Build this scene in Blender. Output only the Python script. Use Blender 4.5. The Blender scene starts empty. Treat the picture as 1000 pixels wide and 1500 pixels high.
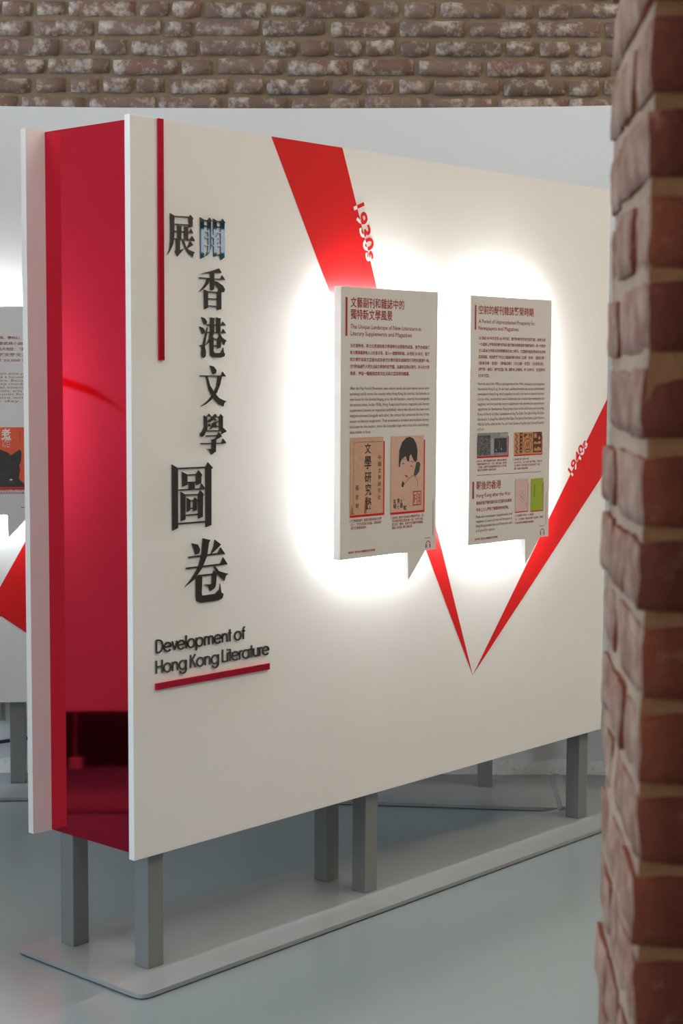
import bpy, bmesh, math, random
from mathutils import Vector, Matrix
from mathutils import noise as mnoise

random.seed(7)
SC = bpy.context.scene
COL = SC.collection
R = math.radians

# ------------------------------------------------------------------ camera
cam_d = bpy.data.cameras.new('camera')
cam = bpy.data.objects.new('camera', cam_d)
COL.objects.link(cam)
SC.camera = cam
cam_d.sensor_fit = 'VERTICAL'
cam_d.sensor_height = 36.0
cam_d.sensor_width = 24.0
cam_d.lens = 2400.0 / 1500.0 * 36.0
cam_d.clip_start = 0.05
PITCH, ROLL = R(4.7325), R(0.2565)
fwd = Vector((0, math.cos(PITCH), -math.sin(PITCH)))
up0 = Vector((0, math.sin(PITCH), math.cos(PITCH)))
rt0 = Vector((1, 0, 0))
rt = rt0 * math.cos(ROLL) + up0 * math.sin(ROLL)
up = -rt0 * math.sin(ROLL) + up0 * math.cos(ROLL)
mw = Matrix((rt, up, -fwd)).transposed().to_4x4()
mw.translation = Vector((0, 0, 1.5))
cam.matrix_world = mw
cam_d.dof.use_dof = True
cam_d.dof.focus_distance = 4.7
cam_d.dof.aperture_fstop = 9.0

# ------------------------------------------------------------------ world, daylight, exposure
SC.view_settings.view_transform = 'Standard'
SC.view_settings.look = 'None'
SC.view_settings.gamma = 1.0
SC.view_settings.use_curve_mapping = False
SC.view_settings.exposure = 0.13
world = bpy.data.worlds.new('world')
SC.world = world
world.use_nodes = True
bg = world.node_tree.nodes['Background']
bg.inputs['Color'].default_value = (0.62, 0.78, 1.0, 1)
bg.inputs['Strength'].default_value = 2.5
X0, X1, Y0, Y1, ZC = -6.0, 4.5, -4.0, 6.15, 4.5       # room
WINDOWS = [(-2.2, 0.0, 0.9, 3.7), (0.8, 3.0, 0.9, 3.7), (4.3, 6.1, 0.9, 3.7)]   # left wall: y0, y1, z0, z1
for wy0, wy1, wz0, wz1 in WINDOWS:
    ld = bpy.data.lights.new('window_daylight', 'AREA')
    ld.shape = 'RECTANGLE'
    ld.size = wz1 - wz0
    ld.size_y = wy1 - wy0
    ld.energy = 150.0 * (wy1 - wy0) / 2.4
    ld.color = (0.76, 0.88, 1.0)
    lo = bpy.data.objects.new('window_daylight', ld)
    COL.objects.link(lo)
    lo.location = (X0 - 0.32, (wy0 + wy1) / 2, (wz0 + wz1) / 2)
    lo.rotation_euler = (0, R(-90), 0)
LAMP = 21.5       # ceiling lamp diffuser emission
LED = 150.0        # LED strip emission behind the panels

# ------------------------------------------------------------------ material helpers
def mat(name, col, rough=0.5, metal=0.0, spec=0.5):
    m = bpy.data.materials.new(name)
    m.use_nodes = True
    b = m.node_tree.nodes['Principled BSDF']
    b.inputs['Base Color'].default_value = (*col, 1)
    b.inputs['Roughness'].default_value = rough
    b.inputs['Metallic'].default_value = metal
    b.inputs['Specular IOR Level'].default_value = spec
    return m

def nd(m, t, **kw):
    n = m.node_tree.nodes.new(t)
    for k, val in kw.items():
        setattr(n, k, val)
    return n

def lk(m, a, b):
    m.node_tree.links.new(a, b)

def bsdf(m):
    return m.node_tree.nodes['Principled BSDF']

def noise(m, scale, detail=4, rough=0.55, coord='Object', vec=None):
    n = nd(m, 'ShaderNodeTexNoise')
    n.inputs['Scale'].default_value = scale
    n.inputs['Detail'].default_value = detail
    n.inputs['Roughness'].default_value = rough
    if vec is None:
        c = nd(m, 'ShaderNodeTexCoord')
        vec = c.outputs[coord]
    lk(m, vec, n.inputs['Vector'])
    return n

def ramp(m, fac, stops):
    r = nd(m, 'ShaderNodeValToRGB')
    e = r.color_ramp.elements
    e[0].position, e[0].color = stops[0][0], (*stops[0][1], 1)
    e[1].position, e[1].color = stops[-1][0], (*stops[-1][1], 1)
    for p_, c_ in stops[1:-1]:
        x = e.new(p_)
        x.color = (*c_, 1)
    lk(m, fac, r.inputs['Fac'])
    return r

def mix(m, fac, a, b):
    n = nd(m, 'ShaderNodeMix', data_type='RGBA')
    for sock, val in ((n.inputs['Factor'], fac), (n.inputs['A'], a), (n.inputs['B'], b)):
        if hasattr(val, 'links'):
            lk(m, val, sock)
        elif isinstance(val, (int, float)):
            sock.default_value = val
        else:
            sock.default_value = (*val, 1)
    return n.outputs['Result']

def bump(m, h, strength=0.3, dist=0.01):
    b = nd(m, 'ShaderNodeBump')
    b.inputs['Strength'].default_value = strength
    b.inputs['Distance'].default_value = dist
    lk(m, h, b.inputs['Height'])
    lk(m, b.outputs['Normal'], bsdf(m).inputs['Normal'])

def emit(name, col, strength):
    m = mat(name, (0.8, 0.8, 0.8))
    bsdf(m).inputs['Emission Color'].default_value = (*col, 1)
    bsdf(m).inputs['Emission Strength'].default_value = strength
    return m

M = {}
# painted white boards
m = M['board'] = mat('board_white', (0.80, 0.785, 0.755), 0.42)
n = noise(m, 2.2, 3)
lk(m, mix(m, n.outputs['Fac'], (0.785, 0.765, 0.73), (0.82, 0.80, 0.77)), bsdf(m).inputs['Base Color'])
n2 = noise(m, 260, 2)
bump(m, n2.outputs['Fac'], 0.03, 0.001)
m = M['screen'] = mat('screen_white', (0.76, 0.77, 0.775), 0.5)
n2 = noise(m, 220, 2)
bump(m, n2.outputs['Fac'], 0.04, 0.001)
M['edge'] = mat('board_edge_white', (0.80, 0.80, 0.80), 0.5)
m = M['panel'] = mat('panel_face', (0.66, 0.63, 0.59), 0.6)
M['panel_side'] = mat('panel_side_white', (0.90, 0.90, 0.90), 0.4)
m = M['panel_cool'] = mat('panel_face_cool', (0.66, 0.67, 0.68), 0.6)
M['red'] = mat('red_print', (0.64, 0.007, 0.008), 0.5, 0, 0.25)
M['white_print'] = mat('white_print', (0.80, 0.78, 0.74), 0.45)
M['red_mirror'] = mat('red_mirror_acrylic', (0.82, 0.034, 0.08), 0.05, 1.0)
M['dark_mirror'] = mat('dark_mirror_acrylic', (0.17, 0.165, 0.16), 0.02, 1.0)
M['ink_red'] = mat('ink_red', (0.33, 0.025, 0.025), 0.6)
M['ink_body'] = mat('ink_body', (0.36, 0.08, 0.07), 0.6)
M['ink_english'] = mat('ink_english', (0.24, 0.10, 0.085), 0.6)
M['ink_black'] = mat('ink_black', (0.035, 0.032, 0.03), 0.6)
M['ink_lips'] = mat('ink_lips', (0.55, 0.05, 0.03), 0.6)
M['ink_green'] = mat('ink_green', (0.05, 0.07, 0.055), 0.6)
M['black'] = mat('black_plastic', (0.012, 0.012, 0.013), 0.45)
M['cream_plastic'] = mat('cream_plastic', (0.5, 0.48, 0.42), 0.5)
# grey powder coated steel
m = M['steel'] = mat('grey_steel', (0.20, 0.205, 0.205), 0.36)
n = noise(m, 320, 2)
bump(m, n.outputs['Fac'], 0.05, 0.0006)
m = M['plate'] = mat('grey_plate', (0.285, 0.30, 0.307), 0.20)
n = noise(m, 300, 2)
bump(m, n.outputs['Fac'], 0.05, 0.0006)
# epoxy floor
m = M['floor'] = mat('epoxy_floor', (0.2, 0.24, 0.255), 0.28)
n = noise(m, 1.3, 6, 0.6)
lk(m, mix(m, n.outputs['Fac'], (0.235, 0.283, 0.30), (0.258, 0.308, 0.325)), bsdf(m).inputs['Base Color'])
bsdf(m).inputs['Roughness'].default_value = 0.19
n4 = noise(m, 26, 2)
bump(m, n4.outputs['Fac'], 0.05, 0.002)
# plaster
m = M['plaster'] = mat('white_plaster', (0.70, 0.70, 0.69), 0.8)
n = noise(m, 9, 5)
lk(m, mix(m, n.outputs['Fac'], (0.72, 0.72, 0.715), (0.84, 0.84, 0.835)), bsdf(m).inputs['Base Color'])
bump(m, n.outputs['Fac'], 0.25, 0.01)
M['ceiling'] = mat('ceiling_paint', (0.72, 0.71, 0.69), 0.9)
M['dim_wall'] = mat('dim_wall_paint', (0.20, 0.175, 0.155), 0.9)
M['teal'] = mat('teal_window_frame', (0.03, 0.30, 0.33), 0.5)
M['rough_white'] = m = mat('rough_white_paint', (0.66, 0.64, 0.60), 0.85)
n = noise(m, 60, 5)
lk(m, ramp(m, n.outputs['Fac'], [(0.28, (0.42, 0.38, 0.33)), (0.38, (0.66, 0.64, 0.6)), (0.8, (0.75, 0.74, 0.72))]).outputs['Color'], bsdf(m).inputs['Base Color'])
# glass
m = M['glass'] = mat('window_glass', (0.9, 0.95, 1.0), 0.0)
bsdf(m).inputs['Transmission Weight'].default_value = 1.0
bsdf(m).inputs['IOR'].default_value = 1.02

def brick_material(name, tones, patch, patch_lo, patch_hi, scale):
    m = mat(name, tones[0], 0.9, 0, 0.2)
    oi = nd(m, 'ShaderNodeObjectInfo')
    tc = nd(m, 'ShaderNodeTexCoord')
    off = nd(m, 'ShaderNodeVectorMath', operation='MULTIPLY_ADD')
    cmb = nd(m, 'ShaderNodeCombineXYZ')
    lk(m, oi.outputs['Random'], cmb.inputs['X'])
    lk(m, oi.outputs['Random'], cmb.inputs['Z'])
    off.inputs[1].default_value = (37.0, 0, 91.0)
    lk(m, cmb.outputs[0], off.inputs[0])
    lk(m, tc.outputs['Object'], off.inputs[2])
    base = ramp(m, oi.outputs['Random'], [(i / (len(tones) - 1), t) for i, t in enumerate(tones)])
    n1 = noise(m, scale, 6, 0.65, vec=off.outputs[0])
    n2 = noise(m, scale * 0.45, 5, 0.6, vec=off.outputs[0])
    dark = mix(m, n2.outputs['Fac'], base.outputs['Color'], tuple(c * 0.55 for c in tones[0]))
    pr = ramp(m, n1.outputs['Fac'], [(patch_lo, (0, 0, 0)), (patch_hi, (1, 1, 1))])
    lk(m, mix(m, pr.outputs['Color'], dark, patch), bsdf(m).inputs['Base Color'])
    n5 = noise(m, scale * 3.5, 5, 0.7, vec=off.outputs[0])
    bump(m, n5.outputs['Fac'], 0.6, 0.006)
    return m
M['brick_back'] = brick_material('old_pale_brick', [(0.30, 0.18, 0.14), (0.27, 0.185, 0.145), (0.36, 0.245, 0.20), (0.21, 0.155, 0.125), (0.34, 0.19, 0.15)], (0.54, 0.47, 0.40), 0.48, 0.66, 21)
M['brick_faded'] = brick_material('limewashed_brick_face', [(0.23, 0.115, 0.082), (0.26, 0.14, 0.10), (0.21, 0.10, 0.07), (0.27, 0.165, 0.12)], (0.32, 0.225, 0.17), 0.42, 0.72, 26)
M['brick_red'] = brick_material('red_brick', [(0.15, 0.03, 0.013), (0.185, 0.04, 0.016), (0.115, 0.026, 0.014), (0.20, 0.05, 0.022)], (0.32, 0.14, 0.09), 0.58, 0.85, 22)
m = M['mortar'] = mat('tan_mortar', (0.24, 0.165, 0.10), 0.95, 0, 0.2)
n = noise(m, 40, 6, 0.7)
lk(m, mix(m, n.outputs['Fac'], (0.20, 0.14, 0.088), (0.34, 0.25, 0.165)), bsdf(m).inputs['Base Color'])
bump(m, n.outputs['Fac'], 0.7, 0.008)
m = M['mortar_front'] = mat('brown_mortar', (0.26, 0.14, 0.08), 0.95, 0, 0.2)
n = noise(m, 45, 6, 0.7)
lk(m, mix(m, n.outputs['Fac'], (0.13, 0.05, 0.018), (0.22, 0.095, 0.04)), bsdf(m).inputs['Base Color'])
bump(m, n.outputs['Fac'], 0.7, 0.008)
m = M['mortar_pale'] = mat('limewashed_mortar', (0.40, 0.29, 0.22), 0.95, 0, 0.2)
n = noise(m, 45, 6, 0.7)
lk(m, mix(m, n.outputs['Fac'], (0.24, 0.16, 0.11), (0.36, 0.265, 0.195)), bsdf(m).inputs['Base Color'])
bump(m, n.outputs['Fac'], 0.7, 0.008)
m = M['brick_far'] = mat('brick_pattern_wall', (0.2, 0.13, 0.1), 0.9)
bt = nd(m, 'ShaderNodeTexBrick')
tc = nd(m, 'ShaderNodeTexCoord')
mp = nd(m, 'ShaderNodeMapping')
mp.inputs['Rotation'].default_value = (R(90), 0, 0)
lk(m, tc.outputs['Object'], mp.inputs['Vector'])
lk(m, mp.outputs[0], bt.inputs['Vector'])
bt.inputs['Scale'].default_value = 1.0
bt.inputs['Brick Width'].default_value = 0.247
bt.inputs['Row Height'].default_value = 0.0692
bt.inputs['Mortar Size'].default_value = 0.006
bt.inputs['Color1'].default_value = (0.22, 0.14, 0.11, 1)
bt.inputs['Color2'].default_value = (0.28, 0.19, 0.15, 1)
bt.inputs['Mortar'].default_value = (0.22, 0.155, 0.095, 1)
lk(m, bt.outputs['Color'], bsdf(m).inputs['Base Color'])

def paper(name, a, b, scale=60):
    m = mat(name, a, 0.7)
    n = noise(m, scale, 5, 0.6)
    lk(m, mix(m, n.outputs['Fac'], a, b), bsdf(m).inputs['Base Color'])
    return m
M['paper_tan'] = paper('tan_paper', (0.50, 0.27, 0.17), (0.64, 0.40, 0.26))
M['paper_pink'] = paper('pink_tan_paper', (0.55, 0.33, 0.25), (0.66, 0.43, 0.33))
M['paper_news'] = paper('newsprint', (0.0, 0.0, 0.0), (0.5, 0.5, 0.52), 190)
M['paper_grey'] = mat('grey_print', (0.35, 0.35, 0.37), 0.7)
M['paper_dark'] = paper('dark_photo_print', (0.02, 0.02, 0.022), (0.07, 0.07, 0.075), 90)
M['paper_orange'] = paper('orange_paper', (0.48, 0.20, 0.09), (0.62, 0.30, 0.15))
M['ink_brown'] = mat('ink_brown', (0.09, 0.035, 0.02), 0.7)
M['paper_rose'] = paper('rose_paper', (0.58, 0.38, 0.34), (0.68, 0.50, 0.45), 40)
M['paper_green'] = paper('green_paper', (0.26, 0.36, 0.015), (0.34, 0.44, 0.03), 40)
M['paper_red'] = paper('vermilion_paper', (0.68, 0.085, 0.035), (0.74, 0.12, 0.06), 30)
M['cat'] = paper('black_cat_print', (0.018, 0.017, 0.017), (0.07, 0.065, 0.06), 60)
M['lamp'] = emit('lamp_diffuser', (1.0, 0.85, 0.68), LAMP)
M['led'] = emit('led_strip_light', (0.97, 0.985, 1.0), LED)

# ------------------------------------------------------------------ object helpers
def setp(o, parent):
    if parent is not None:
        o.parent = parent
    return o

def mesh(name, V, Fc, material, parent=None, smooth=False):
    me = bpy.data.meshes.new(name)
    me.from_pydata([tuple(p_) for p_ in V], [], Fc)
    me.validate()
    me.materials.append(material)
    if smooth:
        for p_ in me.polygons:
            p_.use_smooth = True
    o = bpy.data.objects.new(name, me)
    COL.objects.link(o)
    return setp(o, parent)

def from_bm(name, bm, mats, parent=None, smooth=False):
    bmesh.ops.recalc_face_normals(bm, faces=bm.faces)
    me = bpy.data.meshes.new(name)
    bm.to_mesh(me)
    bm.free()
    for q in (mats if isinstance(mats, (list, tuple)) else [mats]):
        me.materials.append(q)
    if smooth:
        for p_ in me.polygons:
            p_.use_smooth = True
    o = bpy.data.objects.new(name, me)
    COL.objects.link(o)
    return setp(o, parent)

def empty(name, loc=(0, 0, 0), rz=0.0):
    o = bpy.data.objects.new(name, None)
    COL.objects.link(o)
    o.location = loc
    o.rotation_euler = (0, 0, rz)
    return o

def tag(o, label, cat, group=None):
    o['label'] = label
    o['category'] = cat
    if group:
        o['group'] = group
    return o

def struct(o, label=None):
    o['kind'] = 'structure'
    if label:
        o['label'] = label
    return o

def box_vf(x0, x1, y0, y1, z0, z1):
    V = [(x0, y0, z0), (x1, y0, z0), (x1, y1, z0), (x0, y1, z0), (x0, y0, z1), (x1, y0, z1), (x1, y1, z1), (x0, y1, z1)]
    Fc = [(0, 3, 2, 1), (4, 5, 6, 7), (0, 1, 5, 4), (1, 2, 6, 5), (2, 3, 7, 6), (3, 0, 4, 7)]
    return V, Fc

def box(name, x0, x1, y0, y1, z0, z1, material, parent=None, bevel=0.0):
    V, Fc = box_vf(x0, x1, y0, y1, z0, z1)
    if not bevel:
        return mesh(name, V, Fc, material, parent)
    bm = bmesh.new()
    vs = [bm.verts.new(p_) for p_ in V]
    for f in Fc:
        bm.faces.new([vs[i] for i in f])
    bmesh.ops.bevel(bm, geom=bm.edges[:], offset=bevel, segments=2, affect='EDGES', profile=0.6)
    return from_bm(name, bm, material, parent)

def boxes(name, L, material, parent=None):
    V, Fc = [], []
    for b in L:
        v_, f_ = box_vf(*b)
        k = len(V)
        V += v_
        Fc += [tuple(i + k for i in f) for f in f_]
    return mesh(name, V, Fc, material, parent)

def area2(P):
    return sum(P[i][0] * P[(i + 1) % len(P)][1] - P[(i + 1) % len(P)][0] * P[i][1] for i in range(len(P)))

def ccw(P):
    return list(P) if area2(P) > 0 else list(P)[::-1]

def prism(name, polys, yf, yb, mats, parent=None, stagger=0.0):
    """extrude outlines drawn in the x-z plane; front at y = yf (towards the viewer), back at y = yb.
    mats: one material or (face, side)"""
    bm = bmesh.new()
    for k, P in enumerate(polys):
        P = ccw(P)
        y = yf - stagger * k
        a = [bm.verts.new((x, y, z)) for x, z in P]
        b = [bm.verts.new((x, yb, z)) for x, z in P]
        f = bm.faces.new(a)
        g = bm.faces.new(b[::-1])
        f.normal_update()
        g.normal_update()
        for i in range(len(P)):
            j = (i + 1) % len(P)
            h = bm.faces.new((a[j], a[i], b[i], b[j]))
            h.material_index = 1 if isinstance(mats, (list, tuple)) else 0
        if len(P) > 4:
            bmesh.ops.triangulate(bm, faces=[f, g])
    me = bpy.data.meshes.new(name)
    bm.to_mesh(me)
    bm.free()
    for q in (mats if isinstance(mats, (list, tuple)) else [mats]):
        me.materials.append(q)
    o = bpy.data.objects.new(name, me)
    COL.objects.link(o)
    return setp(o, parent)

def flat(name, polys, y, material, parent=None):
    """flat print: outlines in the x-z plane facing -y"""
    bm = bmesh.new()
    for P in polys:
        f = bm.faces.new([bm.verts.new((x, y, z)) for x, z in ccw(P)])
        f.normal_update()
        if len(P) > 4:
            bmesh.ops.triangulate(bm, faces=[f])
    me = bpy.data.meshes.new(name)
    bm.to_mesh(me)
    bm.free()
    me.materials.append(material)
    o = bpy.data.objects.new(name, me)
    COL.objects.link(o)
    return setp(o, parent)

def flats(name, polys, y, material, parent=None):
    for P in polys:
        flat(name, [P], y, material, parent)

def rect(x0, x1, z0, z1):
    return [(x0, z0), (x1, z0), (x1, z1), (x0, z1)]

def line_poly(pts, w):
    out = []
    for i in range(len(pts) - 1):
        (xa, za), (xb, zb) = pts[i], pts[i + 1]
        L = math.hypot(xb - xa, zb - za) or 1
        nx, nz = -(zb - za) / L * w / 2, (xb - xa) / L * w / 2
        out.append([(xa + nx, za + nz), (xb + nx, zb + nz), (xb - nx, zb - nz), (xa - nx, za - nz)])
    return out

def text_vf(body, bold=0.0, res=2, extrude=0.0):
    cu = bpy.data.curves.new('text', 'FONT')
    cu.body = body
    cu.resolution_u = res
    cu.offset = bold
    cu.extrude = extrude
    ob = bpy.data.objects.new('text', cu)
    me = ob.to_mesh()
    V = [tuple(q.co) for q in me.vertices]
    Fc = [tuple(p_.vertices) for p_ in me.polygons]
    ob.to_mesh_clear()
    bpy.data.objects.remove(ob)
    bpy.data.curves.remove(cu)
    return V, Fc

_caps = {}
def cap_height(ch):
    if ch not in _caps:
        V, _ = text_vf(ch)
        _caps[ch] = (min(q[1] for q in V), max(q[1] for q in V))
    return _caps[ch]

def text_block(name, lines, y, material, parent, bold=0.0, res=2):
    """lines: (string, x left, z baseline (z of box bottom for Chinese), width, height); all in one flat mesh"""
    V, Fc = [], []
    for s, x, z, w, h in lines:
        v_, f_ = text_vf(s, bold, res)
        if not v_:
            continue
        xa, xb = min(q[0] for q in v_), max(q[0] for q in v_)
        cjk = any(ord(c) > 0x2E80 for c in s)
        lo, hi = cap_height('國') if cjk else cap_height('H')
        sx, sz = w / (xb - xa), h / (hi - lo)
        k = len(V)
        V += [(x + (q[0] - xa) * sx, y, z + (q[1] - lo) * sz) for q in v_]
        Fc += [tuple(i + k for i in f) for f in f_]
    return mesh(name, V, Fc, material, parent)

def tube_vf(pts, rad, seg=8):
    V, Fc = [], []
    pts = [Vector(p_) for p_ in pts]
    prev = None
    for i, p_ in enumerate(pts):
        t = (pts[min(i + 1, len(pts) - 1)] - pts[max(i - 1, 0)]).normalized()
        a = t.cross(Vector((0, 0, 1)))
        if a.length < 1e-3:
            a = prev or t.cross(Vector((0, 1, 0)))
        a.normalize()
        prev = a
        b = t.cross(a)
        for j in range(seg):
            an = 2 * math.pi * j / seg
            V.append(tuple(p_ + a * (rad * math.cos(an)) + b * (rad * math.sin(an))))
        if i:
            for j in range(seg):
                q = (i - 1) * seg
                Fc.append((q + j, q + (j + 1) % seg, q + seg + (j + 1) % seg, q + seg + j))
    Fc.append(tuple(range(seg))[::-1])
    Fc.append(tuple(len(V) - seg + j for j in range(seg)))
    return V, Fc

def tube(name, pts, rad, material, parent=None, seg=8):
    V, Fc = tube_vf(pts, rad, seg)
    return mesh(name, V, Fc, material, parent, True)

def catmull(P, n=10):
    out = []
    for i in range(len(P) - 1):
        p0, p1, p2, p3 = P[max(i - 1, 0)], P[i], P[i + 1], P[min(i + 2, len(P) - 1)]
        for k in range(n):
            t = k / n
            out.append(tuple(0.5 * (2 * b + (c - a) * t + (2 * a - 5 * b + 4 * c - d) * t * t + (3 * b - a - 3 * c + d) * t ** 3)
                             for a, b, c, d in zip(p0, p1, p2, p3)))
    out.append(tuple(P[-1]))
    return out

def brick_mesh(name, L, D, Hh, material, seed, nx=7, ny=3, nz=3, jit=0.003, rnd=0.006, faded=None):
    """a worn brick: subdivided box with rounded, chipped edges, centred on its own origin"""
    bm = bmesh.new()
    g = {}
    def vert(i, j, k):
        if (i, j, k) in g:
            return g[(i, j, k)]
        p_ = Vector(((i / nx - .5) * L, (j / ny - .5) * D, (k / nz - .5) * Hh))
        edge = (i in (0, nx)) + (j in (0, ny)) + (k in (0, nz))
        q = Vector((p_.x / (L / 2), p_.y / (D / 2), p_.z / (Hh / 2)))
        if edge >= 2:
            s = rnd * (0.55 if edge == 2 else 0.8)
            p_ -= Vector((math.copysign(s, q.x) if i in (0, nx) else 0, math.copysign(s, q.y) if j in (0, ny) else 0, math.copysign(s, q.z) if k in (0, nz) else 0))
        nv = mnoise.noise_vector(p_ * 28 + Vector((seed * 7.3, seed * 3.1, seed)))
        p_ += nv * jit
        g[(i, j, k)] = bm.verts.new(p_)
        return g[(i, j, k)]
    for a in range(nx):
        for b in range(ny):
            for k in (0, nz):
                bm.faces.new((vert(a, b, k), vert(a + 1, b, k), vert(a + 1, b + 1, k), vert(a, b + 1, k)))
    for a in range(nx):
        for c in range(nz):
            for j in (0, ny):
                bm.faces.new((vert(a, j, c), vert(a + 1, j, c), vert(a + 1, j, c + 1), vert(a, j, c + 1)))
    for b in range(ny):
        for c in range(nz):
            for i in (0, nx):
                bm.faces.new((vert(i, b, c), vert(i, b + 1, c), vert(i, b + 1, c + 1), vert(i, b, c + 1)))
    bmesh.ops.recalc_face_normals(bm, faces=bm.faces)
    me = bpy.data.meshes.new(name)
    bm.to_mesh(me)
    bm.free()
    me.materials.append(material)
    if faded is not None:
        me.materials.append(faded)
    for p_ in me.polygons:
        p_.use_smooth = True
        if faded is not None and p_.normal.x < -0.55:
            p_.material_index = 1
    return me

# ------------------------------------------------------------------ room shell
fl = struct(box('floor', X0, X1, Y0, Y1 + 0.3, -0.1, 0.0, M['floor']), 'grey blue glossy epoxy floor')
struct(box('ceiling', X0, X1, Y0, Y1 + 0.3, ZC, ZC + 0.1, M['ceiling']))
# back wall: white plaster low, brick above
BRICK_Z0, BRICK_Z1 = 2.736 - 6.5 * 0.0692, 2.736 + 3 * 0.0692
BRX0, BRX1 = -2.4, 2.2
wb = struct(box('wall_back', X0, X1, Y1, Y1 + 0.3, 0.0, BRICK_Z0, M['plaster']), 'old brick wall with its lower part painted white')
boxes('mortar_bed', [(BRX0, BRX1, Y1 - 0.004, Y1 + 0.3, BRICK_Z0, BRICK_Z1 + 0.006)], M['mortar'], wb)
boxes('upper_brickwork', [(X0, X1, Y1, Y1 + 0.3, BRICK_Z1 + 0.006, ZC), (X0, BRX0, Y1, Y1 + 0.3, BRICK_Z0, BRICK_Z1 + 0.006),
                          (BRX1, X1, Y1, Y1 + 0.3, BRICK_Z0, BRICK_Z1 + 0.006)], M['brick_far'], wb)
long_br = [brick_mesh('brick', 0.235, 0.05, 0.0605, M['brick_back'], i, 6, 1, 2, 0.006, 0.006) for i in range(7)]
short_br = [brick_mesh('brick', 0.111, 0.05, 0.060, M['brick_back'], 20 + i, 3, 1, 2, 0.006, 0.006) for i in range(7)]
rb = random.Random(11)
for k in range(-6, 3):
    z = 2.736 + (k + 0.5) * 0.0692
    header = (k % 2) != 0
    x = BRX0 + (0.0 if header else 0.065) + rb.uniform(-.02, .02)
    while x < BRX1 - 0.1:
        is_long = (not header and rb.random() > 0.07) or (header and rb.random() < 0.2)
        base, L = (long_br, 0.235) if is_long else (short_br, 0.111)
        sx = rb.uniform(0.93, 1.07)
        if x + L * sx > BRX1:
            break
        o = bpy.data.objects.new('brick', rb.choice(base))
        COL.objects.link(o)
        o.parent = wb
        o.location = (x + L * sx / 2, Y1 + 0.008 + rb.uniform(-.003, .004), z + rb.uniform(-.003, .003))
        o.rotation_euler = (0, rb.uniform(-.012, .012), rb.uniform(-.01, .01))
        o.scale = (sx, 1, rb.uniform(.92, 1.03))
        x += L * sx + rb.uniform(.009, .017)
# lumpy old skirting at the foot of the back wall
V, Fc = [], []
NB = 260
for i in range(NB + 1):
    x = -3.2 + 6.4 * i / NB
    w = mnoise.noise(Vector((x * 9, 3.1, 0))) * 0.012 + mnoise.noise(Vector((x * 31, 1.1, 0))) * 0.008
    h = 0.030 + mnoise.noise(Vector((x * 14, 7.7, 0))) * 0.012
    V += [(x, Y1 + .01, h + 0.02), (x, Y1 - 0.02 + w * .4, h + .006), (x, Y1 - 0.045 + w, h * .4), (x, Y1 - 0.05 + w, 0.0)]
    if i:
        q = 4 * (i - 1)
        for j in range(3):
            Fc.append((q + j, q + j + 1, q + 5 + j, q + 4 + j))
struct(mesh('baseboard_back', V, Fc, M['rough_white'], None, True), 'rough flaking white skirting along the back wall')
# added low dark wall, makes the mirrored gap under the curved screen dark
struct(box('added_dark_wall', -3.0, -2.75, 3.6, 5.0, 0, 0.6, mat('added_wall_dark_brown', (0.018, 0.012, 0.010), 0.5)), 'added low dark wall behind the curved screen, darkening its mirrored gap')
# left wall with three tall windows
def wall_with_openings(name, x0, x1, openings, material, ymin, ymax):
    L, y = [], ymin
    for (a, b, c, d) in openings:
        L += [(x0, x1, y, a, 0, ZC), (x0, x1, a, b, 0, c), (x0, x1, a, b, d, ZC)]
        y = b
    L.append((x0, x1, y, ymax, 0, ZC))
    return struct(boxes(name, L, material))
wall_with_openings('wall_left', X0 - 0.3, X0, WINDOWS, M['plaster'], Y0, Y1 + 0.3)
for k, (a, b, c, d) in enumerate(WINDOWS):
    xw = X0 - 0.16
    L = [(xw - .03, xw + .03, a, a + .06, c, d), (xw - .03, xw + .03, b - .06, b, c, d), (xw - .03, xw + .03, a, b, c, c + .06), (xw - .03, xw + .03, a, b, d - .06, d),
         (xw - .02, xw + .02, (a + b) / 2 - .025, (a + b) / 2 + .025, c, d)] + [(xw - .02, xw + .02, a, b, c + (d - c) * q - .02, c + (d - c) * q + .02) for q in (.33, .67)]
    struct(boxes('window_%d' % (k + 1), L, M['teal']))
# right wall, with a teal framed window, and the wall behind the camera
RW = (4.17, 4.75, 2.135, 2.325)
wall_with_openings('wall_right', X1, X1 + 0.3, [RW], M['dim_wall'], Y0, Y1 + 0.3)
a, b, c, d = RW
w4 = struct(boxes('window_4', [(X1 + .02, X1 + .08, a, a + .03, c, d), (X1 + .02, X1 + .08, b - .03, b, c, d), (X1 + .02, X1 + .08, a, b, c, c + .03), (X1 + .02, X1 + .08, a, b, d - .03, d)]
            + [(X1 + .03, X1 + .07, y - .008, y + .008, c, d) for y in (a + .085, a + .17, a + .37)], M['teal']))
for q in ((a + .03, a + .077), (a + .093, a + .162), (a + .178, a + .362), (a + .378, b - .03)):
    mesh('pane', [(X1 + .05, q[0], c), (X1 + .05, q[1], c), (X1 + .05, q[1], d), (X1 + .05, q[0], d)], [(0, 1, 2, 3)], M['glass'], w4)
struct(box('wall_front', X0, X1, Y0 - 0.3, Y0, 0, ZC, M['plaster']))
# ceiling lamps (out of view, they light the room)
for lx, ly, where, ls in ((3.0, 2.5, 'over the floor beside the brick pillar', 1.0), (3.6, 4.6, 'near the teal window', 1.0), (-0.9, 2.3, 'near the tall windows', 0.5)):
    t = empty('ceiling_light', (lx, ly, ZC))
    tag(t, 'long white ceiling lamp ' + where, 'ceiling lamp', 'ceiling lamps')
    box('housing', -.35, .35, -.8 * ls, .8 * ls, -.09, -.0, M['edge'], t)
    box('diffuser', -.32, .32, -.77 * ls, .77 * ls, -.1, -.085, M['lamp'], t)

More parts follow.
